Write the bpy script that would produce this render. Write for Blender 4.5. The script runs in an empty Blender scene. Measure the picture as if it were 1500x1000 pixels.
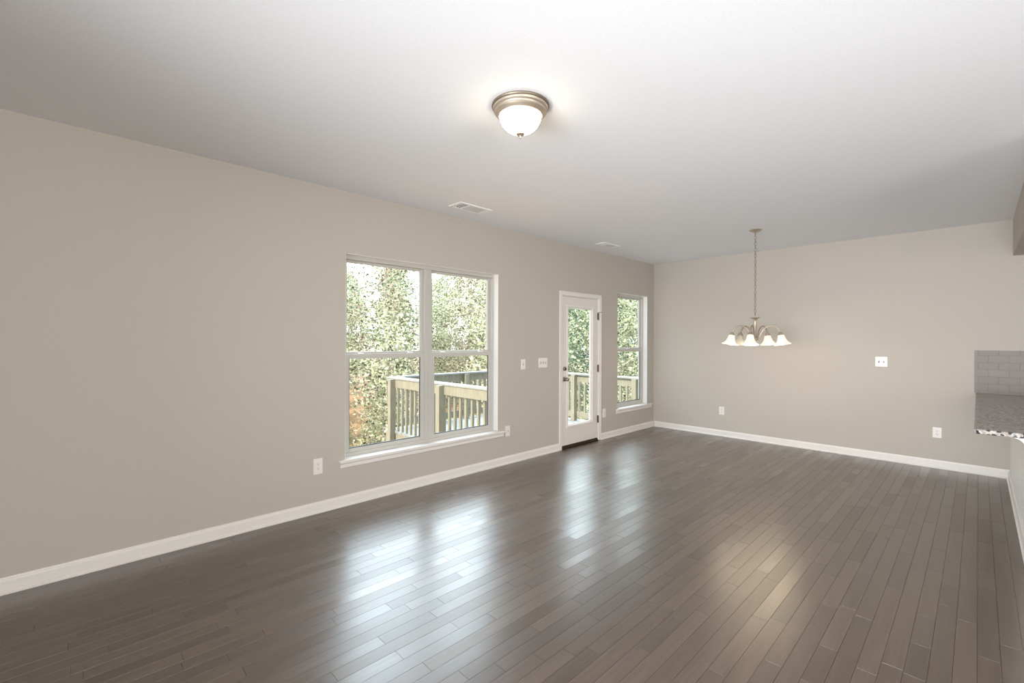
import bpy, bmesh, math, random
from mathutils import Vector, Matrix
S = bpy.context.scene
COL = S.collection
PI = math.pi

# ---------------------------------------------------------------- camera
TH, F, CY, CH, ROLL = .7956, 669.48, 498.25, 1.4452, .0038
cam_d = bpy.data.cameras.new('camera')
cam = bpy.data.objects.new('camera', cam_d)
COL.objects.link(cam)
fw = Vector((math.cos(TH), math.sin(TH), 0))
rt = Vector((math.sin(TH), -math.cos(TH), 0))
up = Vector((0, 0, 1))
M = Matrix((rt, up, -fw)).transposed().to_4x4()
M = M @ Matrix.Rotation(ROLL, 4, 'Z')
M.translation = (0, 0, CH)
cam.matrix_world = M
cam_d.sensor_width = 36
cam_d.lens = F / 1500 * 36
cam_d.shift_y = -(500 - CY) / 1500
cam_d.clip_start = .02
cam_d.clip_end = 500
S.camera = cam

# ---------------------------------------------------------------- sky, sun, exposure
W = bpy.data.worlds.new('sky')
S.world = W
W.use_nodes = True
nt = W.node_tree
nt.nodes.clear()
wo = nt.nodes.new('ShaderNodeOutputWorld')
bg = nt.nodes.new('ShaderNodeBackground')
tc = nt.nodes.new('ShaderNodeTexCoord')
sx = nt.nodes.new('ShaderNodeSeparateXYZ')
cr = nt.nodes.new('ShaderNodeValToRGB')
cr.color_ramp.elements[0].position = .0
cr.color_ramp.elements[0].color = (1.0, .99, .96, 1)
cr.color_ramp.elements[1].position = .75
cr.color_ramp.elements[1].color = (.55, .74, 1.0, 1)
e = cr.color_ramp.elements.new(.22)
e.color = (.83, .92, 1.0, 1)
nt.links.new(tc.outputs['Generated'], sx.inputs[0])
nt.links.new(sx.outputs['Z'], cr.inputs['Fac'])
nt.links.new(cr.outputs['Color'], bg.inputs['Color'])
bg.inputs['Strength'].default_value = 1.2
# bright hazy part of the sky over the woods, fading towards the zenith and the house side
dp = nt.nodes.new('ShaderNodeVectorMath')
dp.operation = 'DOT_PRODUCT'
gv = Vector((math.cos(math.radians(45)), math.sin(math.radians(45)), .62)).normalized()
dp.inputs[1].default_value = gv
nt.links.new(tc.outputs['Generated'], dp.inputs[0])
mr = nt.nodes.new('ShaderNodeMapRange')
mr.interpolation_type = 'SMOOTHSTEP'
mr.inputs['From Min'].default_value = .25
mr.inputs['From Max'].default_value = .72
mr.inputs['To Min'].default_value = 0
mr.inputs['To Max'].default_value = 7.2
nt.links.new(dp.outputs['Value'], mr.inputs['Value'])
bg2 = nt.nodes.new('ShaderNodeBackground')
bg2.inputs['Color'].default_value = (.80, .91, 1.0, 1)
nt.links.new(mr.outputs[0], bg2.inputs['Strength'])
ad_ = nt.nodes.new('ShaderNodeAddShader')
nt.links.new(bg.outputs[0], ad_.inputs[0])
nt.links.new(bg2.outputs[0], ad_.inputs[1])
nt.links.new(ad_.outputs[0], wo.inputs[0])

def light(name, kind, loc, energy, color=(1, 1, 1), **k):
    d = bpy.data.lights.new(name, kind)
    d.energy = energy
    d.color = color
    for a, b in k.items():
        setattr(d, a, b)
    o = bpy.data.objects.new(name, d)
    o.location = loc
    COL.objects.link(o)
    return o

def aim(o, direction):
    o.rotation_euler = Vector(direction).to_track_quat('-Z', 'Y').to_euler()

sun = light('sun', 'SUN', (0, 0, 20), 7.0, (1, .93, .80), angle=.02)
aim(sun, (1, .03, -.75))
# added fill lamps standing in for daylight from the unseen rear and kitchen sides
a = light('rear_fill_lamp', 'AREA', (-1.62, .3, 1.2), 128, (.95, .97, 1.0), shape='RECTANGLE', size=3.4, size_y=1.5, spread=math.radians(96))
aim(a, (1, -.04, .06))
a = light('rear_fill_lamp', 'AREA', (-1.62, -2.6, 1.35), 22, (.95, .97, 1.0), shape='RECTANGLE', size=3.0, size_y=2.0)
aim(a, (1, .12, .1))
a = light('kitchen_fill_lamp', 'AREA', (.3, -4.35, 1.35), 128, (1.0, .97, .93), shape='RECTANGLE', size=3.6, size_y=1.9, spread=math.radians(125))
aim(a, (.0, 1, .05))
for i, (x0, x1, z0, z1) in enumerate(((1.76, 3.56, .42, 2.19), (4.83, 5.39, .3, 1.9), (6.05, 6.93, .42, 2.17))):
    p = light('sky_portal', 'AREA', ((x0 + x1) / 2, 4.06, (z0 + z1) / 2), 1, shape='RECTANGLE', size=x1 - x0, size_y=z1 - z0)
    aim(p, (0, -1, 0))
    p.data.cycles.is_portal = True

S.view_settings.view_transform = 'Standard'
S.view_settings.look = 'None'
S.view_settings.exposure = .16
S.view_settings.gamma = 1
S.view_settings.use_curve_mapping = False

# ---------------------------------------------------------------- room dimensions
H = 2.74
YW, XB, YR = 3.861, 7.152, -.237       # window wall, far wall, kitchen half wall
XR, YK = -1.7, -4.5                    # rear wall, kitchen wall
YO = YW + .15                          # outer face of the window wall
X1, X2 = 4.26, XB                      # extent of half wall
W1 = (1.75, 3.56, .40, 2.20)
D1 = (4.695, 5.545, 0, 2.055)
W2 = (6.04, 6.935, .40, 2.18)

# ---------------------------------------------------------------- materials
def srgb(r, g, b):
    f = lambda c: (c / 255) / 12.92 if c / 255 <= .04045 else ((c / 255 + .055) / 1.055) ** 2.4
    return (f(r), f(g), f(b), 1)

class N:
    def __init__(s, name):
        s.m = bpy.data.materials.new(name)
        s.m.use_nodes = True
        s.t = s.m.node_tree
        s.b = s.t.nodes['Principled BSDF']
        s.out = s.t.nodes['Material Output']
    def n(s, typ, **k):
        x = s.t.nodes.new('ShaderNode' + typ)
        for a, v in k.items():
            if a.startswith('i_'):
                x.inputs[a[2:].replace('_', ' ')].default_value = v
            else:
                setattr(x, a, v)
        return x
    def l(s, a, b):
        s.t.links.new(a, b)
    def ramp(s, fac, stops):
        r = s.n('ValToRGB')
        r.color_ramp.elements[0].position, r.color_ramp.elements[0].color = stops[0]
        r.color_ramp.elements[1].position, r.color_ramp.elements[1].color = stops[-1]
        for p, c in stops[1:-1]:
            r.color_ramp.elements.new(p).color = c
        s.l(fac, r.inputs[0])
        return r.outputs[0]

def plain(name, color, rough=.5, metal=0, bump=0, scale=200, spec=.5, var=.03):
    m = N(name)
    tcn = m.n('TexCoord')
    no = m.n('TexNoise', i_Scale=scale, i_Detail=3)
    m.l(tcn.outputs['Object'], no.inputs['Vector'])
    c = color
    lo = tuple(v * (1 - var) for v in c[:3]) + (1,)
    hi = tuple(min(1, v * (1 + var)) for v in c[:3]) + (1,)
    m.l(m.ramp(no.outputs['Fac'], [(.35, lo), (.65, hi)]), m.b.inputs['Base Color'])
    m.b.inputs['Roughness'].default_value = rough
    m.b.inputs['Metallic'].default_value = metal
    m.b.inputs['Specular IOR Level'].default_value = spec
    if bump:
        bp = m.n('Bump', i_Strength=bump, i_Distance=.001)
        m.l(no.outputs['Fac'], bp.inputs['Height'])
        m.l(bp.outputs[0], m.b.inputs['Normal'])
    return m.m

MAT = {}
MAT['wall'] = plain('greige_wall_paint', (.49, .452, .405, 1), .75, bump=.25, scale=260, spec=.25)
MAT['ceiling'] = plain('white_ceiling_paint', (.84, .85, .87, 1), .9, bump=.2, scale=180, spec=.1)
MAT['trim'] = plain('white_semi_gloss_trim', (.76, .73, .70, 1), .35, scale=40, var=.01)
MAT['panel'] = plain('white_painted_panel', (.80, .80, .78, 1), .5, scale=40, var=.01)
MAT['vinyl'] = plain('pale_window_vinyl', (.52, .505, .47, 1), .4, scale=50, var=.01)
MAT['doorpaint'] = plain('white_door_paint', (.72, .68, .64, 1), .42, scale=40, var=.01)
MAT['plate'] = plain('white_plate_plastic', (.78, .75, .72, 1), .35, scale=60, var=.01)
MAT['slot'] = plain('dark_slot', (.05, .045, .04, 1), .6)
MAT['nickel'] = plain('brushed_nickel', (.56, .48, .39, 1), .45, metal=.85, scale=400, var=.08)
MAT['steel'] = plain('satin_lock_metal', (.42, .37, .33, 1), .3, metal=1, scale=300, var=.08)
MAT['hinge'] = plain('dark_hinge_metal', (.12, .085, .065, 1), .45, metal=.5)
MAT['chainm'] = plain('tarnished_chain', (.27, .23, .18, 1), .45, metal=.7)
MAT['bronze'] = plain('dark_bronze', (.035, .022, .014, 1), .45, metal=.6)
MAT['ventw'] = plain('white_vent_enamel', (.88, .88, .87, 1), .5, var=.01)
MAT['ventd'] = plain('vent_shadow_grey', (.10, .10, .10, 1), .7)
MAT['ventp'] = plain('vent_damper_grey', (.62, .62, .63, 1), .6)
MAT['cable'] = plain('clear_cord', (.45, .40, .34, 1), .4)
MAT['siding'] = plain('exterior_siding', (.45, .43, .38, 1), .8)
MAT['spacer'] = plain('dark_gasket', (.05, .055, .065, 1), .5)
MAT['cabinet'] = plain('cabinet_paint', (.70, .69, .67, 1), .45, var=.01)

def glass_mat():
    m = N('window_glass')
    tr = m.n('BsdfTransparent')
    tr.inputs[0].default_value = (.96, .98, .97, 1)
    gl = m.n('BsdfGlossy', i_Roughness=.0)
    ge = m.n('NewGeometry')
    io = m.n('MapRange')          # same reflectance from either side of the thin pane
    io.inputs['To Min'].default_value = 1.3
    io.inputs['To Max'].default_value = 1 / 1.3
    m.l(ge.outputs['Backfacing'], io.inputs['Value'])
    fr = m.n('Fresnel')
    m.l(io.outputs[0], fr.inputs['IOR'])
    mx = m.n('MixShader')
    m.l(fr.outputs[0], mx.inputs[0])
    m.l(tr.outputs[0], mx.inputs[1])
    m.l(gl.outputs[0], mx.inputs[2])
    m.l(mx.outputs[0], m.out.inputs[0])
    return m.m
MAT['glass'] = glass_mat()

def shade_mat(name, col, strength, swirl=False):
    m = N(name)
    m.b.inputs['Base Color'].default_value = (.9, .88, .82, 1)
    m.b.inputs['Roughness'].default_value = .25
    tcn = m.n('TexCoord')
    no = m.n('TexNoise', i_Scale=9, i_Detail=2, i_Distortion=2.5)
    m.l(tcn.outputs['Object'], no.inputs['Vector'])
    lo = tuple(v * (.72 if swirl else .95) for v in col[:3]) + (1,)
    m.l(m.ramp(no.outputs['Fac'], [(.3, lo), (.7, col)]), m.b.inputs['Emission Color'])
    m.b.inputs['Emission Strength'].default_value = strength
    return m.m
MAT['dome'] = shade_mat('lit_alabaster_dome', (1, .84, .60, 1), 17, True)
MAT['shade'] = shade_mat('lit_frosted_shade', (1, .86, .66, 1), .6)
MAT['shade'].node_tree.nodes['Principled BSDF'].inputs['Base Color'].default_value = (.55, .53, .48, 1)
MAT['shade_off'] = plain('unlit_frosted_glass', (.62, .58, .47, 1), .35)
MAT['bulb'] = shade_mat('lit_bulb', (1, .86, .64, 1), 30)

def floor_mat():
    m = N('dark_hardwood')
    at = m.n('Attribute', attribute_name='board', attribute_type='GEOMETRY')
    tcn = m.n('TexCoord')
    sep = m.n('SeparateColor')
    m.l(at.outputs['Color'], sep.inputs[0])
    mp = m.n('Mapping')
    mp.inputs['Scale'].default_value = (1.6, 22, 1)
    m.l(tcn.outputs['Object'], mp.inputs['Vector'])
    off = m.n('VectorMath', operation='SCALE')
    m.l(at.outputs['Color'], off.inputs[0])
    off.inputs['Scale'].default_value = 37
    ad = m.n('VectorMath', operation='ADD')
    m.l(mp.outputs[0], ad.inputs[0])
    m.l(off.outputs[0], ad.inputs[1])
    g = m.n('TexNoise', i_Scale=2.2, i_Detail=6, i_Roughness=.6, i_Distortion=.35)
    m.l(ad.outputs[0], g.inputs['Vector'])
    grain = m.ramp(g.outputs['Fac'], [(.25, (.072, .049, .036, 1)), (.55, (.096, .069, .052, 1)), (.8, (.120, .088, .068, 1))])
    mul = m.n('Mix', data_type='RGBA', blend_type='MULTIPLY')
    mul.inputs[0].default_value = 1
    tone = m.ramp(sep.outputs[0], [(0, (.80, .78, .78, 1)), (.5, (.97, .96, .95, 1)), (1, (1.16, 1.14, 1.12, 1))])
    m.l(grain, mul.inputs[6])
    m.l(tone, mul.inputs[7])
    # pale scuffs left in the finish
    s1 = m.n('TexNoise', i_Scale=2.1, i_Detail=1)
    s2 = m.n('TexNoise', i_Scale=16, i_Detail=8, i_Roughness=.75, i_Distortion=1.2)
    m.l(tcn.outputs['Object'], s1.inputs['Vector'])
    m.l(tcn.outputs['Object'], s2.inputs['Vector'])
    f1 = m.ramp(s1.outputs['Fac'], [(.56, (0, 0, 0, 1)), (.68, (1, 1, 1, 1))])
    f2 = m.ramp(s2.outputs['Fac'], [(.58, (0, 0, 0, 1)), (.72, (1, 1, 1, 1))])
    sc = m.n('Math', operation='MULTIPLY')
    m.l(f1, sc.inputs[0])
    m.l(f2, sc.inputs[1])
    sc2 = m.n('Math', operation='MULTIPLY')
    m.l(sc.outputs[0], sc2.inputs[0])
    sc2.inputs[1].default_value = .22
    mx = m.n('Mix', data_type='RGBA')
    m.l(sc2.outputs[0], mx.inputs[0])
    m.l(mul.outputs[2], mx.inputs[6])
    mx.inputs[7].default_value = (.35, .33, .31, 1)
    m.l(mx.outputs[2], m.b.inputs['Base Color'])
    # sheen differs a little from board to board
    r1 = m.n('MapRange')
    r1.inputs['To Min'].default_value = .26
    r1.inputs['To Max'].default_value = .35
    m.l(sep.outputs[1], r1.inputs['Value'])
    r2 = m.n('Math', operation='MULTIPLY_ADD')
    m.l(g.outputs['Fac'], r2.inputs[0])
    r2.inputs[1].default_value = .06
    m.l(r1.outputs[0], r2.inputs[2])
    m.l(r2.outputs[0], m.b.inputs['Roughness'])
    m.b.inputs['Specular IOR Level'].default_value = .6
    m.b.inputs['Coat Weight'].default_value = .6
    m.b.inputs['Coat IOR'].default_value = 1.55
    cr_ = m.n('Math', operation='MULTIPLY')
    m.l(r1.outputs[0], cr_.inputs[0])
    cr_.inputs[1].default_value = 1.0
    m.l(cr_.outputs[0], m.b.inputs['Coat Roughness'])
    lo = m.n('TexNoise', i_Scale=5, i_Detail=2)
    m.l(tcn.outputs['Object'], lo.inputs['Vector'])
    hs = m.n('Math', operation='MULTIPLY_ADD')
    m.l(g.outputs['Fac'], hs.inputs[0])
    hs.inputs[1].default_value = .12
    m.l(lo.outputs['Fac'], hs.inputs[2])
    bp = m.n('Bump', i_Strength=.35, i_Distance=.002)
    m.l(hs.outputs[0], bp.inputs['Height'])
    m.l(bp.outputs[0], m.b.inputs['Normal'])
    return m.m
MAT['floor'] = floor_mat()

def granite():
    m = N('speckled_granite')
    tcn = m.n('TexCoord')
    v = m.n('TexVoronoi', i_Scale=75)
    m.l(tcn.outputs['Object'], v.inputs['Vector'])
    n2 = m.n('TexNoise', i_Scale=55, i_Detail=5, i_Roughness=.7)
    m.l(tcn.outputs['Object'], n2.inputs['Vector'])
    sp = m.n('SeparateColor')
    m.l(v.outputs['Color'], sp.inputs[0])
    a = m.ramp(sp.outputs[0], [(.0, (.02, .02, .022, 1)), (.24, (.03, .03, .032, 1)), (.27, (.34, .34, .35, 1)), (.55, (.42, .35, .29, 1)), (.8, (.44, .45, .47, 1)), (1, (.32, .25, .20, 1))])
    b = m.ramp(n2.outputs['Fac'], [(.36, (.25, .24, .23, 1)), (.5, (.9, .88, .85, 1)), (.64, (1, 1, 1, 1))])
    mul = m.n('Mix', data_type='RGBA', blend_type='MULTIPLY')
    mul.inputs[0].default_value = .8
    m.l(a, mul.inputs[6])
    m.l(b, mul.inputs[7])
    m.l(mul.outputs[2], m.b.inputs['Base Color'])
    m.b.inputs['Roughness'].default_value = .14
    return m.m
MAT['granite'] = granite()

def tile_mat():
    m = N('grey_subway_tile')
    tcn = m.n('TexCoord')
    sp = m.n('SeparateXYZ')
    cb = m.n('CombineXYZ')
    m.l(tcn.outputs['Object'], sp.inputs[0])
    m.l(sp.outputs['Y'], cb.inputs['X'])
    m.l(sp.outputs['Z'], cb.inputs['Y'])
    br = m.n('TexBrick', offset=.5)
    br.inputs['Scale'].default_value = 1
    br.inputs['Brick Width'].default_value = .153
    br.inputs['Row Height'].default_value = .0765
    br.inputs['Mortar Size'].default_value = .0016
    br.inputs['Mortar Smooth'].default_value = .2
    br.inputs['Bias'].default_value = 0
    br.inputs['Color1'].default_value = (.215, .19, .17, 1)
    br.inputs['Color2'].default_value = (.235, .21, .185, 1)
    br.inputs['Mortar'].default_value = (.18, .15, .13, 1)
    m.l(cb.outputs[0], br.inputs['Vector'])
    m.l(br.outputs['Color'], m.b.inputs['Base Color'])
    m.b.inputs['Roughness'].default_value = .45
    m.b.inputs['Specular IOR Level'].default_value = .35
    bp = m.n('Bump', invert=True, i_Strength=.6, i_Distance=.002)
    m.l(br.outputs['Fac'], bp.inputs['Height'])
    m.l(bp.outputs[0], m.b.inputs['Normal'])
    return m.m
MAT['tile'] = tile_mat()

def wood(name, c0, c1, rough=.7, knots=True, sc=(1, 1, 1)):
    m = N(name)
    tcn = m.n('TexCoord')
    mp = m.n('Mapping')
    mp.inputs['Scale'].default_value = sc
    m.l(tcn.outputs['Object'], mp.inputs['Vector'])
    n1 = m.n('TexNoise', i_Scale=14, i_Detail=4, i_Distortion=.5)
    m.l(mp.outputs[0], n1.inputs['Vector'])
    c = m.ramp(n1.outputs['Fac'], [(.3, c0), (.7, c1)])
    if knots:
        v = m.n('TexVoronoi', i_Scale=4.5)
        m.l(tcn.outputs['Object'], v.inputs['Vector'])
        k = m.ramp(v.outputs['Distance'], [(.03, (.35, .22, .12, 1)), (.07, (1, 1, 1, 1))])
        mul = m.n('Mix', data_type='RGBA', blend_type='MULTIPLY')
        mul.inputs[0].default_value = 1
        m.l(c, mul.inputs[6])
        m.l(k, mul.inputs[7])
        c = mul.outputs[2]
    m.l(c, m.b.inputs['Base Color'])
    m.b.inputs['Roughness'].default_value = rough
    return m.m
MAT['deckwood'] = wood('pressure_treated_pine', (.20, .19, .145, 1), (.28, .26, .195, 1), sc=(3, 3, .4))
MAT['capwood'] = wood('weathered_cap_board', (.23, .24, .235, 1), (.30, .31, .305, 1), knots=False)
MAT['bark'] = wood('pale_bark', (.40, .37, .33, 1), (.75, .72, .67, 1), .9, False, (2, 2, .5))

def leaf_mat():
    m = N('leaves')
    at = m.n('Attribute', attribute_name='tint', attribute_type='GEOMETRY')
    tl = m.n('BsdfTranslucent')
    df = m.n('BsdfDiffuse')
    mx = m.n('MixShader')
    mx.inputs[0].default_value = .5
    m.l(at.outputs['Color'], tl.inputs[0])
    m.l(at.outputs['Color'], df.inputs[0])
    m.l(df.outputs[0], mx.inputs[1])
    m.l(tl.outputs[0], mx.inputs[2])
    m.l(mx.outputs[0], m.out.inputs[0])
    return m.m
MAT['leaf'] = leaf_mat()

def litter():
    m = N('leaf_litter')
    tcn = m.n('TexCoord')
    n1 = m.n('TexNoise', i_Scale=3.5, i_Detail=9, i_Roughness=.8)
    m.l(tcn.outputs['Object'], n1.inputs['Vector'])
    m.l(m.ramp(n1.outputs['Fac'], [(.3, (.08, .06, .04, 1)), (.45, (.34, .18, .09, 1)), (.56, (.46, .28, .16, 1)), (.66, (.24, .28, .12, 1))]), m.b.inputs['Base Color'])
    m.b.inputs['Roughness'].default_value = .95
    return m.m
MAT['litter'] = litter()

# ---------------------------------------------------------------- mesh helpers
class MB:
    def __init__(s):
        s.bm = bmesh.new()
    def box(s, x0, x1, y0, y1, z0, z1):
        v = [s.bm.verts.new(p) for p in ((x0, y0, z0), (x1, y0, z0), (x1, y1, z0), (x0, y1, z0), (x0, y0, z1), (x1, y0, z1), (x1, y1, z1), (x0, y1, z1))]
        for q in ((0, 3, 2, 1), (4, 5, 6, 7), (0, 1, 5, 4), (1, 2, 6, 5), (2, 3, 7, 6), (3, 0, 4, 7)):
            s.bm.faces.new([v[i] for i in q])
        return s
    def prism(s, pts, fn, a, b):
        # pts: 2D outline, fn(u, v, w) -> 3D, swept w from a to b
        A = [s.bm.verts.new(fn(u, v, a)) for u, v in pts]
        B = [s.bm.verts.new(fn(u, v, b)) for u, v in pts]
        n = len(pts)
        s.bm.faces.new(A)
        s.bm.faces.new(B[::-1])
        for i in range(n):
            j = (i + 1) % n
            s.bm.faces.new((A[j], A[i], B[i], B[j]))
        return s
    def lathe(s, prof, seg=48, M=None, closed=False):
        rows = []
        for r, z in prof:
            if r < 1e-6:
                rows.append([s.bm.verts.new((0, 0, z))])
            else:
                rows.append([s.bm.verts.new((r * math.cos(2 * PI * k / seg), r * math.sin(2 * PI * k / seg), z)) for k in range(seg)])
        vs = [v for r in rows for v in r]
        for a, b in zip(rows, rows[1:]):
            for k in range(seg):
                k2 = (k + 1) % seg
                if len(a) == 1 and len(b) == 1:
                    continue
                if len(a) == 1:
                    s.bm.faces.new((a[0], b[k], b[k2]))
                elif len(b) == 1:
                    s.bm.faces.new((a[k2], a[k], b[0]))
                else:
                    s.bm.faces.new((a[k2], a[k], b[k], b[k2]))
        if M is not None:
            bmesh.ops.transform(s.bm, matrix=M, verts=vs)
        return s
    def tube(s, pts, rad, seg=10, close=False):
        pts = [Vector(p) for p in pts]
        n = len(pts)
        rad = rad if isinstance(rad, (list, tuple)) else [rad] * n
        ref = None
        rings = []
        for i, p in enumerate(pts):
            if close:
                d = (pts[(i + 1) % n] - pts[i - 1]).normalized()
            else:
                d = (pts[min(i + 1, n - 1)] - pts[max(i - 1, 0)]).normalized()
            if ref is None:
                ref = Vector((0, 0, 1)) if abs(d.z) < .9 else Vector((1, 0, 0))
            u = (ref - d * ref.dot(d)).normalized()
            ref = u
            w = d.cross(u)
            rings.append([s.bm.verts.new(p + (u * math.cos(2 * PI * k / seg) + w * math.sin(2 * PI * k / seg)) * rad[i]) for k in range(seg)])
        for i in range(n if close else n - 1):
            a, b = rings[i], rings[(i + 1) % n]
            for k in range(seg):
                k2 = (k + 1) % seg
                s.bm.faces.new((a[k], a[k2], b[k2], b[k]))
        if not close:
            s.bm.faces.new(rings[0][::-1])
            s.bm.faces.new(rings[-1])
        return s
    def build(s, name, mat, parent=None, bevel=0, smooth=False, seg=2):
        bmesh.ops.recalc_face_normals(s.bm, faces=s.bm.faces)
        me = bpy.data.meshes.new(name)
        if smooth:
            for f in s.bm.faces:
                f.smooth = True
        s.bm.to_mesh(me)
        s.bm.free()
        me.materials.append(MAT[mat] if isinstance(mat, str) else mat)
        o = bpy.data.objects.new(name, me)
        COL.objects.link(o)
        if smooth:
            me.set_sharp_from_angle(angle=math.radians(40))
        if parent:
            o.parent = parent
            o.matrix_parent_inverse = parent_inv(parent)
        if bevel:
            b = o.modifiers.new('bevel', 'BEVEL')
            b.width = bevel
            b.segments = seg
            b.limit_method = 'ANGLE'
        return o

def world_of(o):
    m = Matrix.LocRotScale(o.location, o.rotation_euler, o.scale)
    return (world_of(o.parent) @ o.matrix_parent_inverse @ m) if o.parent else m
def parent_inv(p):
    return world_of(p).inverted()
def empty(name, loc, rz=0):
    o = bpy.data.objects.new(name, None)
    o.location = loc
    o.rotation_euler.z = rz
    o.empty_display_size = .1
    COL.objects.link(o)
    return o
def tag(o, label=None, cat=None, group=None, kind=None):
    if label:
        o['label'] = label
    if cat:
        o['category'] = cat
    if group:
        o['group'] = group
    if kind:
        o['kind'] = kind
    return o
def struct(o, label, cat):
    return tag(o, label, cat, kind='structure')
def copy_tree(o, parent=None):
    c = o.copy()
    COL.objects.link(c)
    if parent:
        c.parent = parent
    for ch in list(o.children):
        copy_tree(ch, c)
    return c

# ---------------------------------------------------------------- the shell
def holed_wall(x0, x1, ya, yb, z1, holes):
    m = MB()
    x = x0
    for (a, b, c, d) in sorted(holes):
        m.box(x, a, ya, yb, 0, z1)
        if c > 0:
            m.box(a, b, ya, yb, 0, c)
        m.box(a, b, ya, yb, d, z1)
        x = b
    m.box(x, x1, ya, yb, 0, z1)
    return m
o = holed_wall(XR - .15, XB + .15, YW, YO - .004, H, [W1, D1, W2]).build('wall_left', 'wall')
struct(o, 'long greige wall with the double window, the glazed door and the narrow window', 'wall')
o = MB().box(XB, XB + .15, YK - .15, YW, 0, H).build('wall_back', 'wall')
struct(o, 'plain greige far wall behind the chandelier', 'wall')
o = MB().box(X1, X2, YR - .12, YR, 0, .858).build('wall_right', 'panel', bevel=.003)
struct(o, 'low white half wall carrying the granite counter at the right edge', 'wall')
o = MB().box(X1, X2, YR - .42, YR - .015, 2.358, H).build('wall_header', 'wall', bevel=.004)
struct(o, 'greige dropped header under the ceiling above the granite counter', 'wall header')
MBr = MB()
MBr.box(XR - .15, XR, YK - .15, YW, 0, H)
struct(MBr.build('wall_rear', 'wall'), 'greige wall behind the viewer', 'wall')
struct(MB().box(XR, XB, YK - .15, YK, 0, H).build('wall_kitchen', 'wall'), 'greige kitchen wall behind the viewer', 'wall')
struct(MB().box(XR - .15, XB + .15, YK - .15, YO - .004, H, H + .2).build('ceiling', 'ceiling'), 'smooth white ceiling over the whole room', 'ceiling')
struct(MB().box(XR - .15, XB + .15, YO - .004, YO + .008, -.3, .0).build('trim_1', 'siding'), 'rim board below the door outside', 'trim')

# floor of single boards
def make_floor():
    rnd = random.Random(7)
    bm = bmesh.new()
    lay = bm.loops.layers.float_color.new('board')
    w = .0757
    ny = int((YW - YK) / w) + 1
    g = .0008
    for r in range(ny):
        y1 = YW - r * w
        y0 = max(y1 - w, YK)
        x = XR - rnd.random() * .8
        while x < XB:
            L = rnd.choice((.32, .45, .6, .75, .9, 1.05, 1.2)) * rnd.uniform(.9, 1.1)
            a, b = max(x, XR), min(x + L, XB)
            x += L
            if b - a < .01:
                continue
            col = (rnd.random(), rnd.random(), rnd.random(), 1)
            tx, ty = rnd.gauss(0, .0004), rnd.gauss(0, .0014)
            cx_, cy_ = (a + b) / 2, (y0 + y1) / 2
            def z(px, py):
                return max(-.0009, min(0, -.0004 + (px - cx_) * tx * .3 + (py - cy_) * ty))
            lo = [bm.verts.new(p + (-.0022,)) for p in ((a, y0), (b, y0), (b, y1), (a, y1))]
            hi = [bm.verts.new((p, q, z(p, q))) for p, q in ((a + g, y0 + g), (b - g, y0 + g), (b - g, y1 - g), (a + g, y1 - g))]
            fs = [bm.faces.new(hi)]
            for i in range(4):
                j = (i + 1) % 4
                fs.append(bm.faces.new((lo[i], lo[j], hi[j], hi[i])))
            for f in fs:
                for lp in f.loops:
                    lp[lay] = col
    v = [bm.verts.new(p) for p in ((XR, YK, -.1), (XB, YK, -.1), (XB, YW, -.1), (XR, YW, -.1), (XR, YK, -.0023), (XB, YK, -.0023), (XB, YW, -.0023), (XR, YW, -.0023))]
    for q in ((0, 3, 2, 1), (4, 5, 6, 7), (0, 1, 5, 4), (1, 2, 6, 5), (2, 3, 7, 6), (3, 0, 4, 7)):
        bm.faces.new([v[i] for i in q])
    me = bpy.data.meshes.new('floor')
    bm.to_mesh(me)
    bm.free()
    me.materials.append(MAT['floor'])
    o = bpy.data.objects.new('floor', me)
    COL.objects.link(o)
    return struct(o, 'dark brown hardwood floor of narrow glossy boards', 'floor')
make_floor()

# baseboards: flat board, eased top and a shoe strip
BP = [(0, 0), (.026, 0), (.026, .012), (.020, .020), (.0145, .021), (.0145, .072), (.011, .080), (.007, .084), (.006, .092), (0, .092)]
def base_x(name, x0, x1, ywall, sgn, label):
    o = MB().prism(BP, lambda u, v, w: (w, ywall + sgn * u, v), x0, x1).build(name, 'trim')
    return struct(o, label, 'baseboard')
def base_y(name, y0, y1, xwall, sgn, label):
    o = MB().prism(BP, lambda u, v, w: (xwall + sgn * u, w, v), y0, y1).build(name, 'trim')
    return struct(o, label, 'baseboard')
base_x('baseboard_left', XR, 4.648, YW, -1, 'white baseboard under the double window, from the viewer to the door')
base_x('baseboard_left', 5.592, XB, YW, -1, 'short white baseboard under the narrow window, from door to corner')
base_y('baseboard_back', YR, YW - .026, XB, -1, 'white baseboard along the far wall')
base_x('baseboard_right', X1, XB - .026, YR, 1, 'white baseboard along the low half wall at the right edge')

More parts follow.
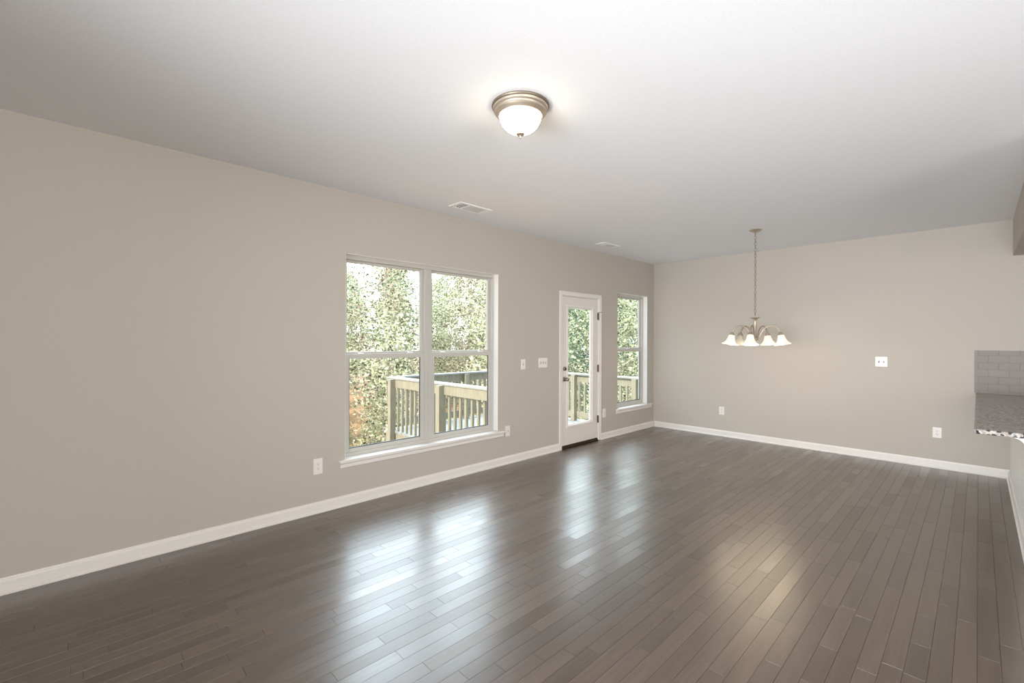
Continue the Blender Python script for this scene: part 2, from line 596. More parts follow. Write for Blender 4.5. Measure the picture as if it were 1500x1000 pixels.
# ---------------------------------------------------------------- windows
def window(root_name, op, units, label, stool_x):
    x0, x1, z0, z1 = op
    root = struct(empty(root_name, ((x0 + x1) / 2, YW + .1, z0)), label, 'window')
    f = MB()
    yi, yo = YW + .075, YW + .149
    n = len(units)
    fr = .030
    f.box(x0, x1, yi, yo, z0, z0 + .035)
    f.box(x0, x1, yi, yo, z1 - .036, z1)
    f.box(x0, x0 + fr, yi, yo, z0 + .035, z1 - .036)
    f.box(x1 - fr, x1, yi, yo, z0 + .035, z1 - .036)
    if n == 2:
        c = units[0][1]
        f.box(c - .040, c + .040, yi, yo, z0 + .035, z1 - .036)
        f.box(c - .003, c + .003, yi - .004, yi, z0 + .035, z1 - .036)
    frm = f.build('window_frame', 'vinyl', root, bevel=.002)
    zm = 1.302
    for (a, b, la, lb) in units:
        # upper sash stands further out
        A, B = a + la, b - lb
        zt = z1 - .036
        s = MB()
        y0, y1 = YW + .112, YW + .142
        s.box(A, A + .034, y0, y1, zm, zt)
        s.box(B - .034, B, y0, y1, zm, zt)
        s.box(A + .034, B - .034, y0, y1, zt - .024, zt)
        s.box(A + .034, B - .034, y0, y1, zm - .004, zm + .034)
        us = s.build('upper_sash', 'vinyl', root, bevel=.003)
        MB().box(A + .03, B - .03, YW + .124, YW + .129, zm + .03, zt - .02).build('pane', 'glass', us)
        s = MB()
        y0, y1 = YW + .079, YW + .110
        zb = z0 + .035
        s.box(A, A + .044, y0, y1, zb, zm + .014)
        s.box(B - .044, B, y0, y1, zb, zm + .014)
        s.box(A + .044, B - .044, y0, y1, zb, zb + .034)
        s.box(A + .044, B - .044, y0, y1, zm - .030, zm + .014)
        ls = s.build('lower_sash', 'vinyl', root, bevel=.003)
        MB().box(A + .040, B - .040, YW + .092, YW + .097, zb + .03, zm - .026).build('pane', 'glass', ls)
        g = MB()
        g.box(A + .044, B - .044, YW + .087, YW + .100, zb + .034, zb + .042)
        g.box(A + .044, A + .049, YW + .087, YW + .100, zb + .042, zm - .030)
        g.box(B - .049, B - .044, YW + .087, YW + .100, zb + .042, zm - .030)
        tag(g.build('glazing_bead', 'spacer', ls), 'dark glazing gasket')
        w = B - A
        ks = (.19, .81) if n == 2 else (.5,)
        for t in ks:
            c = A + w * t
            k = MB()
            k.box(c - .030, c + .030, y0 + .004, y1 - .006, zm + .014, zm + .019)
            k.box(c - .026, c - .012, y0 + .006, y1 - .010, zm + .019, zm + .028)
            k.prism([(c - .012, zm + .019), (c + .026, zm + .019), (c + .026, zm + .023), (c - .012, zm + .027)], lambda u, v, q: (u, q, v), y0 + .008, y1 - .012)
            k.build('sash_lock', 'ventw', ls, bevel=.001)
    jl = MB()  # added white skins, daylight on the drywall reveals put into their colour
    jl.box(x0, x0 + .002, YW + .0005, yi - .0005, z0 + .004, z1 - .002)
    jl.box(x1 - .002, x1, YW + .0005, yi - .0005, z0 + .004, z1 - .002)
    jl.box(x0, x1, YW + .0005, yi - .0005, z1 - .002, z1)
    jl.build('bright_reveal_skin', 'panel', root)
    # stool and apron
    s0, s1 = stool_x
    st = MB()
    yf = YW - .036
    pts = [(s0, YW), (s0, yf + .004), (s0 + .004, yf), (s1 - .004, yf), (s1, yf + .004), (s1, YW), (x1, YW), (x1, YW + .076), (x0, YW + .076), (x0, YW)]
    st.prism(pts, lambda u, v, w: (u, v, w), z0 - .018, z0 + .003)
    st.build('window_stool', 'trim', root, bevel=.004, seg=3)
    ap = MB()
    prof = [(0, z0 - .018), (.030, z0 - .018), (.028, z0 - .026), (.018, z0 - .034), (.016, z0 - .064), (.010, z0 - .070), (0, z0 - .070)]
    ap.prism(prof, lambda u, v, w: (w, YW - u, v), s0 + .012, s1 - .022)
    ap.build('apron', 'trim', root, bevel=.001)
    return root
window('window_1', W1, [(1.75, 2.655, .030, .040), (2.655, 3.56, .040, .030)],
       'large double window with four panes looking onto the deck and woods', (1.690, 3.660))
window('window_2', W2, [(6.04, 6.935, .030, .030)],
       'narrow single window between the glazed door and the far corner', (6.0, 7.075))

# ---------------------------------------------------------------- glazed door
dx0, dx1, dz1 = D1[0], D1[1], D1[3]
door = struct(empty('door_1', ((dx0 + dx1) / 2, YW, 0)), 'white glazed door to the deck with one tall pane', 'door')
j = MB()
j.box(dx0, dx0 + .018, YW - .002, YO - .01, .0, dz1)
j.box(dx1 - .018, dx1, YW - .002, YO - .01, .0, dz1)
j.box(dx0 + .018, dx1 - .018, YW - .002, YO - .01, dz1 - .014, dz1)
j.box(dx0 + .018, dx0 + .030, YW + .05, YO - .02, .0, dz1 - .014)
j.box(dx1 - .030, dx1 - .018, YW + .05, YO - .02, .0, dz1 - .014)
j.box(dx0 + .030, dx1 - .030, YW + .05, YO - .02, dz1 - .027, dz1 - .014)
j.build('door_jamb', 'trim', door)
c = MB()
cx0, cx1, cz = 4.650, 5.590, 2.102
c.box(cx0, dx0 + .006, YW - .016, YW, 0, cz)
c.box(dx1 - .006, cx1, YW - .016, YW, 0, cz)
c.box(dx0 + .006, dx1 - .006, YW - .016, YW, dz1 - .006, cz)
c.box(cx0, cx0 + .012, YW - .021, YW - .016, 0, cz)
c.box(cx1 - .012, cx1, YW - .021, YW - .016, 0, cz)
c.box(cx0 + .012, cx1 - .012, YW - .021, YW - .016, cz - .012, cz)
c.build('door_casing', 'trim', door, bevel=.003)
sx0, sx1, sz0, sz1 = dx0 + .021, dx1 - .023, .052, dz1 - .017
gx0, gx1, gz0, gz1 = 4.838, 5.385, .300, 1.895
ya, yb = YW + .004, YW + .048
s = MB()
s.box(sx0, gx0, ya, yb, sz0, sz1)
s.box(gx1, sx1, ya, yb, sz0, sz1)
s.box(gx0, gx1, ya, yb, sz0, gz0)
s.box(gx0, gx1, ya, yb, gz1, sz1)
slab = s.build('door_slab', 'doorpaint', door)
g = MB()
w_ = .030
for (a, b, p, q) in ((gx0 - w_, gx1 + w_, gz0 - w_, gz0), (gx0 - w_, gx1 + w_, gz1, gz1 + w_), (gx0 - w_, gx0, gz0, gz1), (gx1, gx1 + w_, gz0, gz1)):
    g.box(a, b, ya - .012, ya, p, q)
g.build('glass_frame', 'trim', door, bevel=.005, seg=3)
g = MB()
for (a, b, p, q) in ((gx0, gx1, gz0, gz0 + .012), (gx0, gx1, gz1 - .012, gz1), (gx0, gx0 + .012, gz0 + .012, gz1 - .012), (gx1 - .012, gx1, gz0 + .012, gz1 - .012)):
    g.box(a, b, ya + .012, yb - .004, p, q)
g.build('glazing_bead', 'trim', door, bevel=.002)
MB().box(gx0 + .004, gx1 - .004, YW + .022, YW + .028, gz0 + .004, gz1 - .004).build('pane', 'glass', door)
sw = MB().box(sx0 + .002, sx1 - .002, ya + .002, yb - .004, .042, .052)
sw.build('door_sweep', 'trim', door)
th_ = MB().prism([(YW - .012, 0.0005), (YO + .03, 0.0005), (YO + .03, .012), (YW + .06, .040), (YW + .006, .040), (YW - .012, .012)], lambda u, v, w: (w, u, v), dx0 + .019, dx1 - .019)
tag(th_.build('threshold', 'bronze', door, bevel=.002), 'dark bronze threshold')
RX = Matrix.Rotation(PI / 2, 4, 'X')     # +Z axis turned to -Y (into the room)
def at(x, y, z):
    return Matrix.Translation((x, y, z)) @ RX
kx = 4.768
k = MB().lathe([(0, 0), (.032, 0), (.033, .004), (.030, .010), (.018, .012), (.012, .014), (.011, .030), (.014, .034), (.024, .042), (.028, .052), (.027, .062), (.020, .070), (.008, .073), (0, .073)], 40, at(kx, ya, .930))
tag(k.build('door_knob', 'steel', door, smooth=True), 'satin metal knob')
db = MB().lathe([(0, 0), (.031, 0), (.032, .005), (.028, .013), (.014, .015), (0, .015)], 40, at(kx, ya, 1.068))
db = tag(db.build('deadbolt', 'steel', door, smooth=True), 'round satin deadbolt')
MB().box(kx - .004, kx + .004, ya - .032, ya - .0145, 1.068 - .014, 1.068 + .014).build('thumb_turn', 'bronze', db, bevel=.002)
for z in (1.795, 1.045, .312):
    h = MB().tube([(dx1 - .0195, YW - .010, z - .052), (dx1 - .0195, YW - .010, z + .052)], .0075, 12)
    h.box(dx1 - .034, dx1 - .005, YW - .007, YW - .0025, z - .050, z + .050)
    tag(h.build('hinge', 'hinge', door), 'dark metal hinge')
hp = MB().tube([(dx1 - .0195, YW - .016, 1.853), (dx1 + .004, YW - .042, 1.853)], .003, 8)
hp.lathe([(0, 0), (.006, 0), (.006, .006), (0, .006)], 12, Matrix.Translation((dx1 + .004, YW - .046, 1.850)))
hp.build('hinge_stop', 'hinge', door)

# ---------------------------------------------------------------- plates on the walls
def plate(name, kind, w, h, label, cat, wall, u, z, n=1, group=None):
    """local frame: x right, z up, -y into the room"""
    r = empty(name, (0, 0, 0))
    b = MB()
    b.prism([(-w / 2, 0), (w / 2, 0), (w / 2 - .003, -.0055), (-w / 2 + .003, -.0055)], lambda p, q, s_: (p, q, s_), -h / 2 + .0, h / 2)
    b.build('cover_plate', 'plate', r, bevel=.0012)
    if kind == 'outlet':
        for dz in (-.0195, .0195):
            pts = [(.0165 * math.cos(t * PI / 12), .0165 * math.sin(t * PI / 12)) for t in range(24)]
            pts = [(p, max(-.0135, min(.0135, q))) for p, q in pts]
            f = MB().prism(pts, lambda p, q, s_, dz=dz: (p, s_, q + dz), -.0054, -.0078)
            so = f.build('socket', 'plate', r)
            sl = MB()
            sl.box(-.0085, -.0060, -.0084, -.0077, dz - .001, dz + .008)
            sl.box(.0060, .0085, -.0084, -.0077, dz - .001, dz + .007)
            sl.box(-.0026, .0026, -.0084, -.0077, dz - .0105, dz - .0055)
            tag(sl.build('socket_slots', 'slot', so), 'dark slots')
    elif kind == 'toggle':
        for i in range(n):
            c_ = (i - (n - 1) / 2) * .046
            s1 = MB().box(c_ - .006, c_ + .006, -.0062, -.0054, -.0125, .0125)
            tag(s1.build('toggle_slot', 'slot', r), 'dark toggle opening')
            t = MB()
            t.prism([(-.0062, -.004), (-.0062, .007), (-.017, .012), (-.018, .006)], lambda p, q, s_, c_=c_: (c_ + s_, p, q), -.0042, .0042)
            t.build('toggle', 'plate', r, bevel=.0008)
    elif kind == 'rocker':
        f = MB().prism([(-.0054, -.033), (-.0054, .033), (-.0078, .033), (-.0095, 0), (-.0072, -.033)], lambda p, q, s_: (s_, p, q), -.0165, .0165)
        f.build('rocker', 'plate', r, bevel=.0008)
    elif kind == 'jack':
        f = MB().box(-.009, .009, -.0075, -.0054, -.009, .009)
        so = f.build('jack', 'plate', r, bevel=.0008)
        tag(MB().box(-.0055, .0055, -.0082, -.0074, -.005, .005).build('jack_opening', 'slot', so), 'dark jack opening')
    for sz in ((-.030, .030) if kind in ('toggle', 'jack') else (0,)):
        if kind == 'rocker':
            continue
        for i in range(n):
            c_ = (i - (n - 1) / 2) * .046
            MB().lathe([(0, 0), (.0022, 0), (.0018, .0010), (0, .0012)], 10, Matrix.Translation((c_, -.0054, sz)) @ RX).build('screw', 'vinyl', r)
    if wall == 'left':
        r.location = (u, YW - .0002, z)
    else:
        r.location = (XB - .0002, u, z)
        r.rotation_euler.z = -PI / 2
    return tag(r, label, cat, group)
plate('wall_outlet', 'outlet', .078, .132, 'white outlet plate low on the wall, left of the double window', 'outlet', 'left', 1.518, .387)
plate('wall_jack', 'jack', .072, .122, 'white jack plate low on the wall, just right of the double window sill', 'outlet', 'left', 3.716, .383)
plate('wall_jack', 'jack', .080, .128, 'white jack plate low on the wall, between the door and the narrow window', 'outlet', 'left', 5.688, .380)
plate('light_switch', 'toggle', .076, .122, 'narrow single light switch plate, left of the three-toggle plate', 'switch', 'left', 3.973, 1.156)
plate('light_switch', 'toggle', .163, .122, 'wide white plate with three toggles beside the glazed door', 'switch', 'left', 4.333, 1.163, 3)
plate('wall_outlet', 'outlet', .078, .120, 'white outlet plate on the far wall, left of the chandelier near the corner', 'outlet', 'back', 2.732, .387)
plate('light_switch', 'toggle', .122, .121, 'white two-toggle switch plate on the far wall, right of the chandelier', 'switch', 'back', .832, 1.201, 2)
plate('wall_outlet', 'outlet', .080, .118, 'white outlet plate on the far wall beside the granite counter', 'outlet', 'back', .328, .407)

# ---------------------------------------------------------------- ceiling vents
def vent(x0, x1, y0, y1, label):
    r = empty('ceiling_vent', ((x0 + x1) / 2, (y0 + y1) / 2, H))
    b = .026
    f = MB()
    z0, z1 = H - .010, H - .0003
    f.box(x0, x1, y0, y0 + b, z0, z1)
    f.box(x0, x1, y1 - b, y1, z0, z1)
    f.box(x0, x0 + b + .010, y0 + b, y1 - b, z0, z1)
    f.box(x1 - b - .035, x1, y0 + b, y1 - b, z0, z1)
    xm = x0 + (x1 - x0) * .34
    f.box(xm - .006, xm + .006, y0 + b, y1 - b, z0, z1)
    f.build('vent_frame', 'ventw', r, bevel=.003)
    tag(MB().box(x0 + b, x1 - b, y0 + b, y1 - b, H - .002, H - .0005).build('duct_opening', 'ventd', r), 'dark duct behind the louvres')
    xs = x0 + b + .012
    n = 3
    for i in range(n):
        xx = xs + (xm - .008 - xs) * (i + .5) / n
        MB().prism([(xx - .005, H - .0045), (xx - .004, H - .0035), (xx + .002, H - .009), (xx + .001, H - .010)], lambda u, v, w: (u, w, v), y0 + b, y1 - b).build('louvre', 'ventp', r)
    xe = x1 - b - .036
    n = 9
    for i in range(n):
        xx = xm + .008 + (xe - xm - .008) * (i + .5) / n
        MB().prism([(xx - .010, H - .0065), (xx - .010, H - .0045), (xx + .009, H - .008), (xx + .009, H - .0095)], lambda u, v, w: (u, w, v), y0 + b, y1 - b).build('louvre', 'ventp', r)
    return tag(r, label, 'vent')
vent(2.640, 3.040, 3.385, 3.580, 'larger white ceiling vent above the double window')
vent(5.065, 5.420, 3.430, 3.590, 'small white ceiling vent near the glazed door and far corner')

# ---------------------------------------------------------------- flush ceiling light
LX, LY = 1.797, 1.774
fl = tag(empty('ceiling_light', (LX, LY, H)), 'lit round dome light with a nickel rim flush on the ceiling', 'ceiling light')
T = Matrix.Translation((LX, LY, H))
MB().lathe([(0, -.0003), (.158, -.0003), (.160, -.006), (.156, -.012), (.1505, -.013)], 64, T).build('backplate', 'chainm', fl, smooth=True)
MB().lathe([(.100, -.012), (.149, -.012), (.152, -.016), (.150, -.026), (.142, -.032), (.140, -.036), (.141, -.042), (.135, -.050), (.127, -.055), (.122, -.062), (.116, -.062), (.112, -.050), (.108, -.040)], 64, T).build('pan', 'nickel', fl, smooth=True)
prof = [(.115 * math.cos(t * PI / 2 / 16) if t < 16 else 0, -.054 - .100 * math.sin(t * PI / 2 / 16)) for t in range(17)]
dm = MB().lathe(prof, 64, T).build('glass_dome', 'dome', fl, smooth=True)
MB().lathe([(0, -.152), (.023, -.1535), (.024, -.158), (.016, -.164), (.007, -.167), (.005, -.171), (.0075, -.176), (.006, -.181), (0, -.184)], 24, T).build('finial', 'nickel', fl, smooth=True)

# ---------------------------------------------------------------- chandelier
CX, CYY = 5.741, 1.819
ch = tag(empty('chandelier', (CX, CYY, H)), 'five-arm nickel chandelier with bell glass shades hanging on a chain', 'chandelier')
T = Matrix.Translation((CX, CYY, 0))
MB().lathe([(0, H - .0003), (.067, H - .0003), (.068, H - .004), (.062, H - .012), (.040, H - .022), (.016, H - .028), (.012, H - .034), (0, H - .036)], 40, T).build('canopy', 'nickel', ch, smooth=True)
c = MB()
z = H - .036
i = 0
while z > 1.75:
    pts = []
    for t in range(12):
        a_ = 2 * PI * t / 12
        u_, v_ = .0105 * math.cos(a_), .0205 * math.sin(a_)
        if abs(math.sin(a_)) < .99:
            pass
        p = (u_, 0) if i % 2 == 0 else (0, u_)
        pts.append((CX + p[0], CYY + p[1], z - .019 + v_))
    c.tube(pts, .0029, 6, close=True)
    z -= .0355
    i += 1
c.build('chain', 'chainm', ch, smooth=True)
pts = [(CX + .006 * math.sin(t * 1.3), CYY + .006 * math.cos(t * 1.3), H - .035 - t * (H - .035 - 1.72) / 40) for t in range(41)]
MB().tube(pts, .0016, 6).build('cord', 'cable', ch, smooth=True)
MB().lathe([(0, 1.722), (.050, 1.722), (.052, 1.719), (.048, 1.715), (.030, 1.706), (.018, 1.695), (.0145, 1.682), (.0135, 1.676), (.0135, 1.500), (.018, 1.494), (.030, 1.484), (.036, 1.474), (.036, 1.466), (.028, 1.458), (.012, 1.452), (.007, 1.446), (0, 1.444)], 40, T).build('stem', 'nickel', ch, smooth=True)
# angle of an arm seen from the camera: 0 = towards the camera, positive = to the right in the photo
vd = Vector((CX, CYY, 0)).normalized()
vr = Vector((vd.y, -vd.x, 0))
for phi, lit in ((-66, 1), (-143, 0), (-10, 1), (150, 1), (77, 1)):
    a_ = math.radians(phi)
    d = (-vd * math.cos(a_) + vr * math.sin(a_))
    P = lambda r, zz: Vector((CX, CYY, zz)) + d * r
    ctrl = [(.026, 1.472), (.040, 1.485), (.055, 1.520), (.078, 1.565), (.110, 1.602), (.150, 1.622), (.190, 1.620), (.225, 1.600), (.247, 1.570), (.256, 1.545)]
    fine = []
    for q in range(len(ctrl) - 1):
        p0 = ctrl[max(q - 1, 0)]; p1 = ctrl[q]; p2 = ctrl[q + 1]; p3 = ctrl[min(q + 2, len(ctrl) - 1)]
        for t in (0, .33, .67):
            fine.append(tuple(.5 * (2 * p1[w] + (p2[w] - p0[w]) * t + (2 * p0[w] - 5 * p1[w] + 4 * p2[w] - p3[w]) * t * t + (-p0[w] + 3 * p1[w] - 3 * p2[w] + p3[w]) * t ** 3) for w in (0, 1)))
    fine.append(ctrl[-1])
    arm = MB().tube([P(r, zz) for r, zz in fine], .0082, 12).build('arm', 'nickel', ch, smooth=True)
    tilt = Matrix.Rotation(math.radians(10), 4, Vector((0, 0, 1)).cross(d) * -1)
    B = Matrix.Translation(P(.257, 1.548)) @ tilt
    MB().lathe([(0, .004), (.012, .003), (.015, -.002), (.019, -.006), (.020, -.011), (.031, -.026), (.033, -.032), (.030, -.033), (0, -.033)], 32, B).build('socket_cup', 'nickel', arm, smooth=True)
    sp = [(.028, -.028), (.033, -.040), (.037, -.058), (.042, -.078), (.050, -.098), (.061, -.116), (.076, -.131), (.089, -.140), (.0865, -.1415), (.074, -.134), (.058, -.118), (.047, -.098), (.039, -.078), (.034, -.058), (.030, -.040), (.026, -.031)]
    sh = MB().lathe(sp, 48, B).build('glass_shade', 'shade' if lit else 'shade_off', arm, smooth=True)
    if not lit:
        tag(sh, 'unlit greyish glass shade')
    MB().lathe([(0, -.033), (.014, -.034), (.015, -.060), (.024, -.080), (.030, -.104), (.026, -.126), (.014, -.141), (0, -.146)], 24, B).build('bulb', 'bulb' if lit else 'shade_off', arm, smooth=True)
    if lit:
        light('chandelier_lamp', 'POINT', B @ Vector((0, 0, -.165)), 3.6, (1, .80, .56), shadow_soft_size=.016)

# ---------------------------------------------------------------- kitchen counter at the right edge
ct = MB()
e0 = .020
r_ = .030
xc, yc = 4.160, e0
pts = [(XB - .001, yc)]
for t in range(7):
    a_ = PI / 2 + t * PI / 12
    pts.append((xc + r_ + r_ * math.cos(a_), yc - r_ + r_ * math.sin(a_)))
pts += [(xc, -1.0), (XB - .001, -1.0)]
o = ct.prism(pts, lambda u, v, w: (u, v, w), .860, .890).build('kitchen_counter', 'granite', bevel=.004, seg=3)
tag(o, 'speckled granite counter slab jutting in at the right edge over the half wall', 'countertop')
o = MB().box(XB - .0085, XB - .0003, -1.0, .030, .892, 1.354).build('tile_backsplash', 'tile')
tag(o, 'grey subway tile backsplash on the far wall above the granite counter', 'backsplash')
cb = MB()
pr_ = [(0, .858), (.078, .858), (.078, .838)]
for t in range(1, 9):
    a_ = t * PI / 16
    pr_.append((.074 - .058 * math.sin(a_) + .0, .838 - .118 * (1 - math.cos(a_))))
pr_ += [(.016, .69), (0, .69)]
cb.prism(pr_, lambda u, v, w: (w, YR + u, v), 4.285, 4.345)
tag(cb.build('corbel', 'panel', bevel=.003), 'white curved bracket under the front end of the granite counter', 'bracket')
kb = tag(empty('base_cabinet', (5.7, -.67, 0)), 'painted base cabinet under the counter on the kitchen side', 'cabinet')
MB().box(4.27, XB - .002, -.94, YR - .122, .10, .858).box(4.27, XB - .002, -.87, YR - .122, .0, .10).build('body', 'cabinet', kb)
for i in range(4):
    a_ = 4.29 + i * .715
    d_ = MB().box(a_, a_ + .695, -.962, -.9405, .12, .84).build('door', 'cabinet', kb, bevel=.003)
    MB().box(a_ + .03, a_ + .042, -.985, -.9625, .6, .74).build('handle', 'steel', d_, bevel=.002)

# ---------------------------------------------------------------- deck outside
DZ = -.115
DX0, DX1, DY1 = 4.022, 7.32, 7.28
dk = tag(empty('deck', (5.6, 5.6, DZ)), 'raised pine deck outside the glazed door', 'deck')
y = YO + .012
while y < DY1 - .02:
    y2 = min(y + .137, DY1)
    MB().box(DX0, DX1, y, y2, DZ - .03, DZ).build('deck_board', 'capwood', dk)
    y += .143
rim = MB()
rim.box(DX0 + .01, DX0 + .048, YO + .012, DY1 - .02, DZ - .27, DZ - .0305)
rim.box(DX1 - .048, DX1 - .01, YO + .012, DY1 - .02, DZ - .27, DZ - .0305)
rim.box(DX0 + .05, DX1 - .05, DY1 - .058, DY1 - .02, DZ - .27, DZ - .0305)
rim.build('rim_joist', 'deckwood', dk)
for x in (DX0 + .12, (DX0 + DX1) / 2, DX1 - .12):
    MB().box(x - .07, x + .07, DY1 - .35, DY1 - .21, -3.55, DZ - .031).build('support_post', 'deckwood', dk)

def railing(axis, fix, a, b, posts, label, outside=False, phase=0):
    """axis 'y': runs along Y at x = fix; axis 'x': runs along X at y = fix"""
    def B(m, u0, u1, v0, v1, z0, z1):
        if axis == 'y':
            return m.box(fix + v0, fix + v1, u0, u1, z0, z1)
        return m.box(u0, u1, fix + v0, fix + v1, z0, z1)
    r = empty('deck_railing', (fix, (a + b) / 2, DZ) if axis == 'y' else ((a + b) / 2, fix, DZ))
    c0, c1 = (-.075, .075)
    B(MB(), a, b, c0, c1, .775, .805).build('cap_board', 'capwood', r, bevel=.003)
    if outside:
        B(MB(), a + .02, b - .02, -.061, -.023, .635, .775).build('top_rail', 'deckwood', r)
    else:
        B(MB(), a + .02, b - .02, -.019, .019, .635, .775).build('top_rail', 'deckwood', r)
        B(MB(), a + .02, b - .02, -.019, .019, -.055, .055).build('bottom_rail', 'deckwood', r)
    for p in posts:
        if outside:
            B(MB(), p - .045, p + .045, -.152, -.062, DZ - .27, .774).build('railing_post', 'deckwood', r, bevel=.003)
        else:
            B(MB(), p - .045, p + .045, -.110, -.020, DZ + .0005, .774).build('railing_post', 'deckwood', r, bevel=.003)
    u = a + .07 + phase
    while u < b - .05:
        if outside:
            B(MB(), u - .018, u + .018, -.0225, .0135, DZ + .0005, .774).build('baluster', 'deckwood', r)
        elif all(abs(u - p) > .065 for p in posts):
            B(MB(), u - .018, u + .018, -.018, .018, .0555, .6345).build('baluster', 'deckwood', r)
        u += .132
    return tag(r, label, 'railing')
railing('y', 4.08, YO + .03, 7.20, [5.58, 6.98], 'left deck railing running from the house wall out to the corner post', True, .04)
railing('x', 7.20, 4.32, 7.04, [5.72], 'far deck railing along the outer edge facing the trees', False, .03)
railing('y', 7.19, YO + .03, 7.20, [4.20, 5.54, 6.9], 'right deck railing seen through the door and the narrow window', False, .02)

# ---------------------------------------------------------------- ground and woods
def ground_z(x, y):
    d = math.hypot(x, y)
    return -3.6 - max(0, min(d - 7, 9)) * .10 + max(0, min(d, 36) - 18) * .10
g = bmesh.new()
nx, ny = 60, 50
rnd = random.Random(3)
grid = [[g.verts.new((-30 + 130 * i / nx, YO + 110 * (k / ny) ** 1.5, ground_z(-30 + 130 * i / nx, YO + 110 * (k / ny) ** 1.5) + rnd.uniform(-.12, .12))) for i in range(nx + 1)] for k in range(ny + 1)]
for k in range(ny):
    for i in range(nx):
        g.faces.new((grid[k][i], grid[k][i + 1], grid[k + 1][i + 1], grid[k + 1][i]))
me = bpy.data.meshes.new('ground')
g.to_mesh(me)
g.free()
me.materials.append(MAT['litter'])
o = bpy.data.objects.new('ground', me)
COL.objects.link(o)
struct(o, 'orange leaf-covered ground sloping through the woods', 'ground')
struct(MB().box(XR - .15, XB + .15, YO - .1, YO - .006, -4.6, -.1).build('trim_2', 'siding'), 'lower outside wall of the house below the room', 'trim')

PAL = {
    'green': [(.42, .50, .24), (.56, .62, .34), (.14, .19, .10), (.68, .72, .48), (.30, .38, .18)],
    'yellow': [(.62, .62, .34), (.76, .72, .46), (.20, .22, .12), (.70, .60, .38), (.48, .54, .28)],
    'blue': [(.20, .36, .25), (.34, .50, .38), (.08, .15, .10), (.44, .58, .42), (.24, .38, .24)],
    'orange': [(.72, .34, .20), (.66, .46, .26), (.56, .54, .28), (.70, .26, .16)],
    'brown': [(.50, .34, .25), (.58, .42, .32), (.44, .46, .25), (.22, .16, .12), (.60, .56, .36)],
}
def clampR(p, R=1.84):
    d = math.hypot(p.x, p.y)
    return Vector((p.x * R / d, p.y * R / d, p.z)) if d > R else p
def make_tree(seed, hgt, crown_r, crown_lo, nleaf, leaf, pal, name, thin=1.0, trunk_r=.10, second=None):
    rnd = random.Random(seed)
    root = empty(name, (0, 0, 0))
    wood_ = MB()
    pts = []
    x = y = 0
    n = 9
    for i in range(n):
        t = i / (n - 1)
        pts.append(Vector((x, y, hgt * .94 * t - (.3 if i == 0 else 0))))
        x += rnd.gauss(0, .10)
        y += rnd.gauss(0, .10)
    wood_.tube(pts, [trunk_r * (1 - .85 * i / (n - 1)) for i in range(n)], 7)
    centers = []
    nb = 22
    for i in range(nb):
        t = crown_lo + (1 - crown_lo) * ((i + rnd.random()) / nb)
        k = t * (n - 1)
        p0 = pts[int(min(k, n - 2))].lerp(pts[int(min(k, n - 2)) + 1], k - int(min(k, n - 2)))
        az = i * 2.4 + rnd.uniform(-.4, .4)
        prof_ = math.sin(PI * min(1, (t - crown_lo) / (1 - crown_lo) * .85 + .12)) ** .6
        L = crown_r * prof_ * rnd.uniform(.75, 1.1)
        up_ = rnd.uniform(.15, .6)
        q = [p0]
        dvec = Vector((math.cos(az), math.sin(az), up_)).normalized()
        for s_ in range(3):
            dvec = (dvec + Vector((rnd.gauss(0, .22), rnd.gauss(0, .22), rnd.gauss(.02, .15)))).normalized()
            q.append(clampR(q[-1] + dvec * L / 3))
        r0 = trunk_r * (1 - .8 * t) * .5
        wood_.tube(q, [r0, r0 * .7, r0 * .45, r0 * .2], 5)
        for s_ in range(1, 4):
            centers.append((q[s_], .34 * crown_r * (.6 + .5 * rnd.random())))
            tw = q[s_] + Vector((rnd.gauss(0, .35), rnd.gauss(0, .35), rnd.gauss(.1, .3))) * crown_r * .5
            tw = clampR(tw)
            wood_.tube([q[s_], tw], [r0 * .4, r0 * .1], 4)
            centers.append((tw, .30 * crown_r * (.6 + .5 * rnd.random())))
    wood_.build('trunk', 'bark', root, smooth=True)
    bm = bmesh.new()
    lay = bm.loops.layers.float_color.new('tint')
    for i in range(nleaf):
        c, rr = centers[rnd.randrange(len(centers))]
        p = c + Vector((rnd.gauss(0, 1), rnd.gauss(0, 1), rnd.gauss(0, .8))) * rr * .8
        if math.hypot(p.x, p.y) > 1.86:
            p = clampR(p * 1) * rnd.uniform(.8, 1)
            p.z = c.z + rnd.gauss(0, .3)
        a_ = Vector((rnd.gauss(0, 1), rnd.gauss(0, 1), rnd.gauss(0, .6))).normalized()
        b_ = a_.orthogonal().normalized()
        b_ = Matrix.Rotation(rnd.random() * 6.28, 3, a_) @ b_
        nrm = a_.cross(b_)
        L = leaf * rnd.uniform(.6, 1.25)
        v = [p - a_ * L * .5, p + b_ * L * .30 + nrm * L * .08, p + a_ * L * .5, p - b_ * L * .30 + nrm * L * .08]
        v = [bm.verts.new(w) for w in v]
        f1 = bm.faces.new((v[0], v[1], v[2]))
        f2 = bm.faces.new((v[0], v[2], v[3]))
        pl = PAL[second] if second and rnd.random() < .3 else PAL[pal]
        base_ = rnd.choice(pl)
        kk = rnd.choice((.35, .7, 1.1, 1.4, 1.6)) * rnd.uniform(.85, 1.1)
        gy = sum(base_) / 3
        base_ = tuple(q_ * .68 + gy * .32 for q_ in base_)
        colr = tuple(min(.92, q_ * kk) for q_ in base_) + (1,)
        for f in (f1, f2):
            for lp in f.loops:
                lp[lay] = colr
    me = bpy.data.meshes.new('foliage')
    bm.to_mesh(me)
    bm.free()
    me.materials.append(MAT['leaf'])
    fo = bpy.data.objects.new('foliage', me)
    COL.objects.link(fo)
    fo.parent = root
    return root

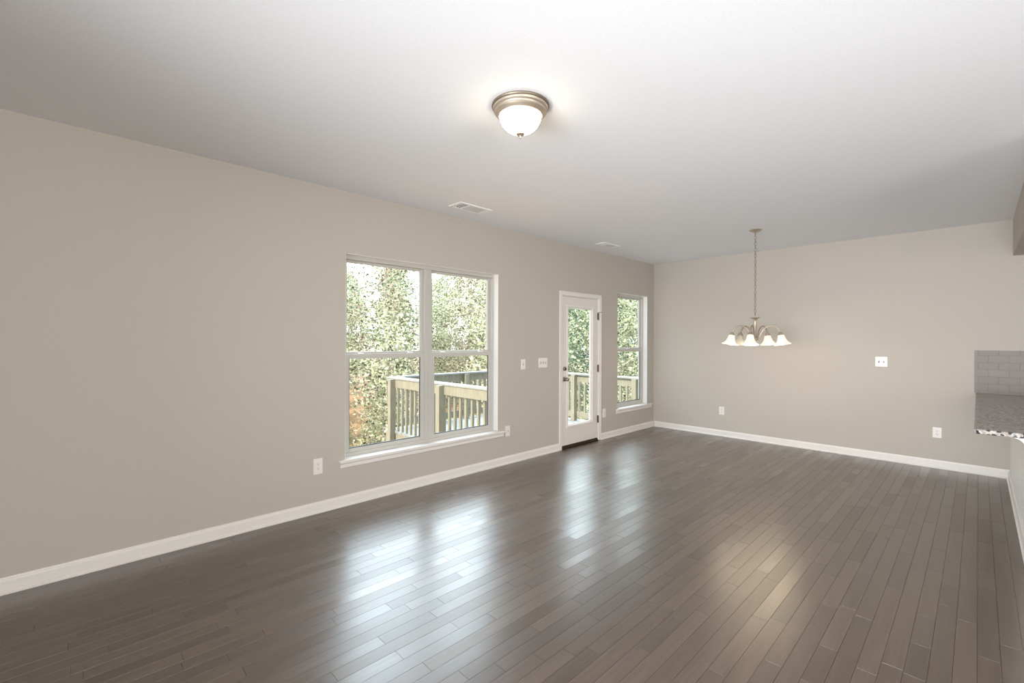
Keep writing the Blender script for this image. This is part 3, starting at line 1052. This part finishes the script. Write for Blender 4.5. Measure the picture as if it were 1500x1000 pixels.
kinds = [
    # key, proto, label, category, group
    ('green', make_tree(11, 9.8, 1.5, .10, 10500, .12, 'green', 'leafy_tree', second='yellow'), 'bright green leafy tree in the woods behind the deck', 'tree', 'bright green trees behind the deck'),
    ('yellow', make_tree(12, 9.2, 1.5, .10, 9500, .12, 'yellow', 'leafy_tree', second='green'), 'pale yellow-green autumn tree in the woods behind the deck', 'tree', 'yellow-green trees behind the deck'),
    ('blue', make_tree(13, 10.2, 1.5, .08, 12500, .12, 'blue', 'leafy_tree', second='green'), 'dense cool dark green tree in the woods behind the deck', 'tree', 'dense dark green trees behind the deck'),
    ('orange', make_tree(14, 5.2, 1.3, .22, 4000, .13, 'orange', 'leafy_tree', second='yellow', trunk_r=.06), 'small orange autumn tree low in the woods behind the deck', 'tree', 'small orange trees behind the deck'),
    ('brown', make_tree(15, 10.2, 1.5, .15, 8000, .115, 'brown', 'leafy_tree', second='yellow', trunk_r=.12), 'sparse brownish tree with bare pale branches behind the deck', 'tree', 'sparse brownish trees behind the deck'),
    ('young', make_tree(16, 6.6, 1.2, .12, 4000, .12, 'yellow', 'young_tree', second='green', trunk_r=.055), 'slender pale-trunked young tree in front of the woods', 'tree', 'slender young trees in front of the woods'),
    ('shrub', make_tree(17, 2.6, 1.4, .05, 4200, .12, 'yellow', 'woodland_shrub', second='green', trunk_r=.035), 'low leafy shrub on the ground under the trees', 'shrub', 'low shrubs under the trees'),
]
KD = {k[0]: k for k in kinds}
used = set()
def plant(key, bearing, dist, scale, rz):
    """bearing: degrees from +X towards +Y as seen from the room"""
    k = KD[key]
    o = k[1] if key not in used else copy_tree(k[1])
    used.add(key)
    x, y = dist * math.cos(math.radians(bearing)), dist * math.sin(math.radians(bearing))
    o.location = (x, y, ground_z(x, y))
    o.rotation_euler.z = rz
    o.scale = (scale, scale, scale)
    tag(o, k[2], k[3], k[4])
rnd = random.Random(26)
SP = 4.1
spots = []
for k in range(-8, 16):
    for i in range(-8, 18):
        x = i * SP + (k % 2) * SP / 2 + 3.07
        y = 12.27 + k * SP * .87
        d = math.hypot(x, y)
        b = math.degrees(math.atan2(y, x))
        if y < 8.8 and x < 12 or y < 1:
            continue
        if 11.5 < d < (44 if k % 2 else 56) and 20 < b < 80:
            spots.append((d, b, x, y))
spots.sort()
n_sp = 0
for d, b, x, y in spots:
    if b < 41:
        k = 'blue' if rnd.random() < .55 else rnd.choice(('green', 'yellow'))
    else:
        k = rnd.choice(('green', 'yellow', 'brown', 'green', 'yellow'))
    if 46 < b < 53 and d > 16:
        k = rnd.choice(('brown', 'brown', 'yellow'))
    if d < 15:
        k = 'young' if b > 44 else rnd.choice(('blue', 'young'))
    if b > 44 and 12.5 < d < 24 and rnd.random() < .1:
        k = 'orange'
    n_sp += 1
    plant(k, b, d, rnd.uniform(.93, 1.05), rnd.uniform(0, 6.28))
    xs, ys = x + SP / 2, y + SP * .29
    ds, bs = math.hypot(xs, ys), math.degrees(math.atan2(ys, xs))
    if 11.5 < ds < 24 and 34 < bs < 76:
        plant('shrub', bs, ds, rnd.uniform(.42, .54), rnd.uniform(0, 6.28))
    if b > 54 and 12 < d < 32:
        xs, ys = x + SP / 2, y - SP * .29
        if ys > 9:
            plant('shrub', math.degrees(math.atan2(ys, xs)), math.hypot(xs, ys), rnd.uniform(.44, .54), rnd.uniform(0, 6.28))
for k in kinds:                       # a kind that found no spot is not kept
    if k[0] not in used:
        for c_ in list(k[1].children) + [k[1]]:
            bpy.data.objects.remove(c_)
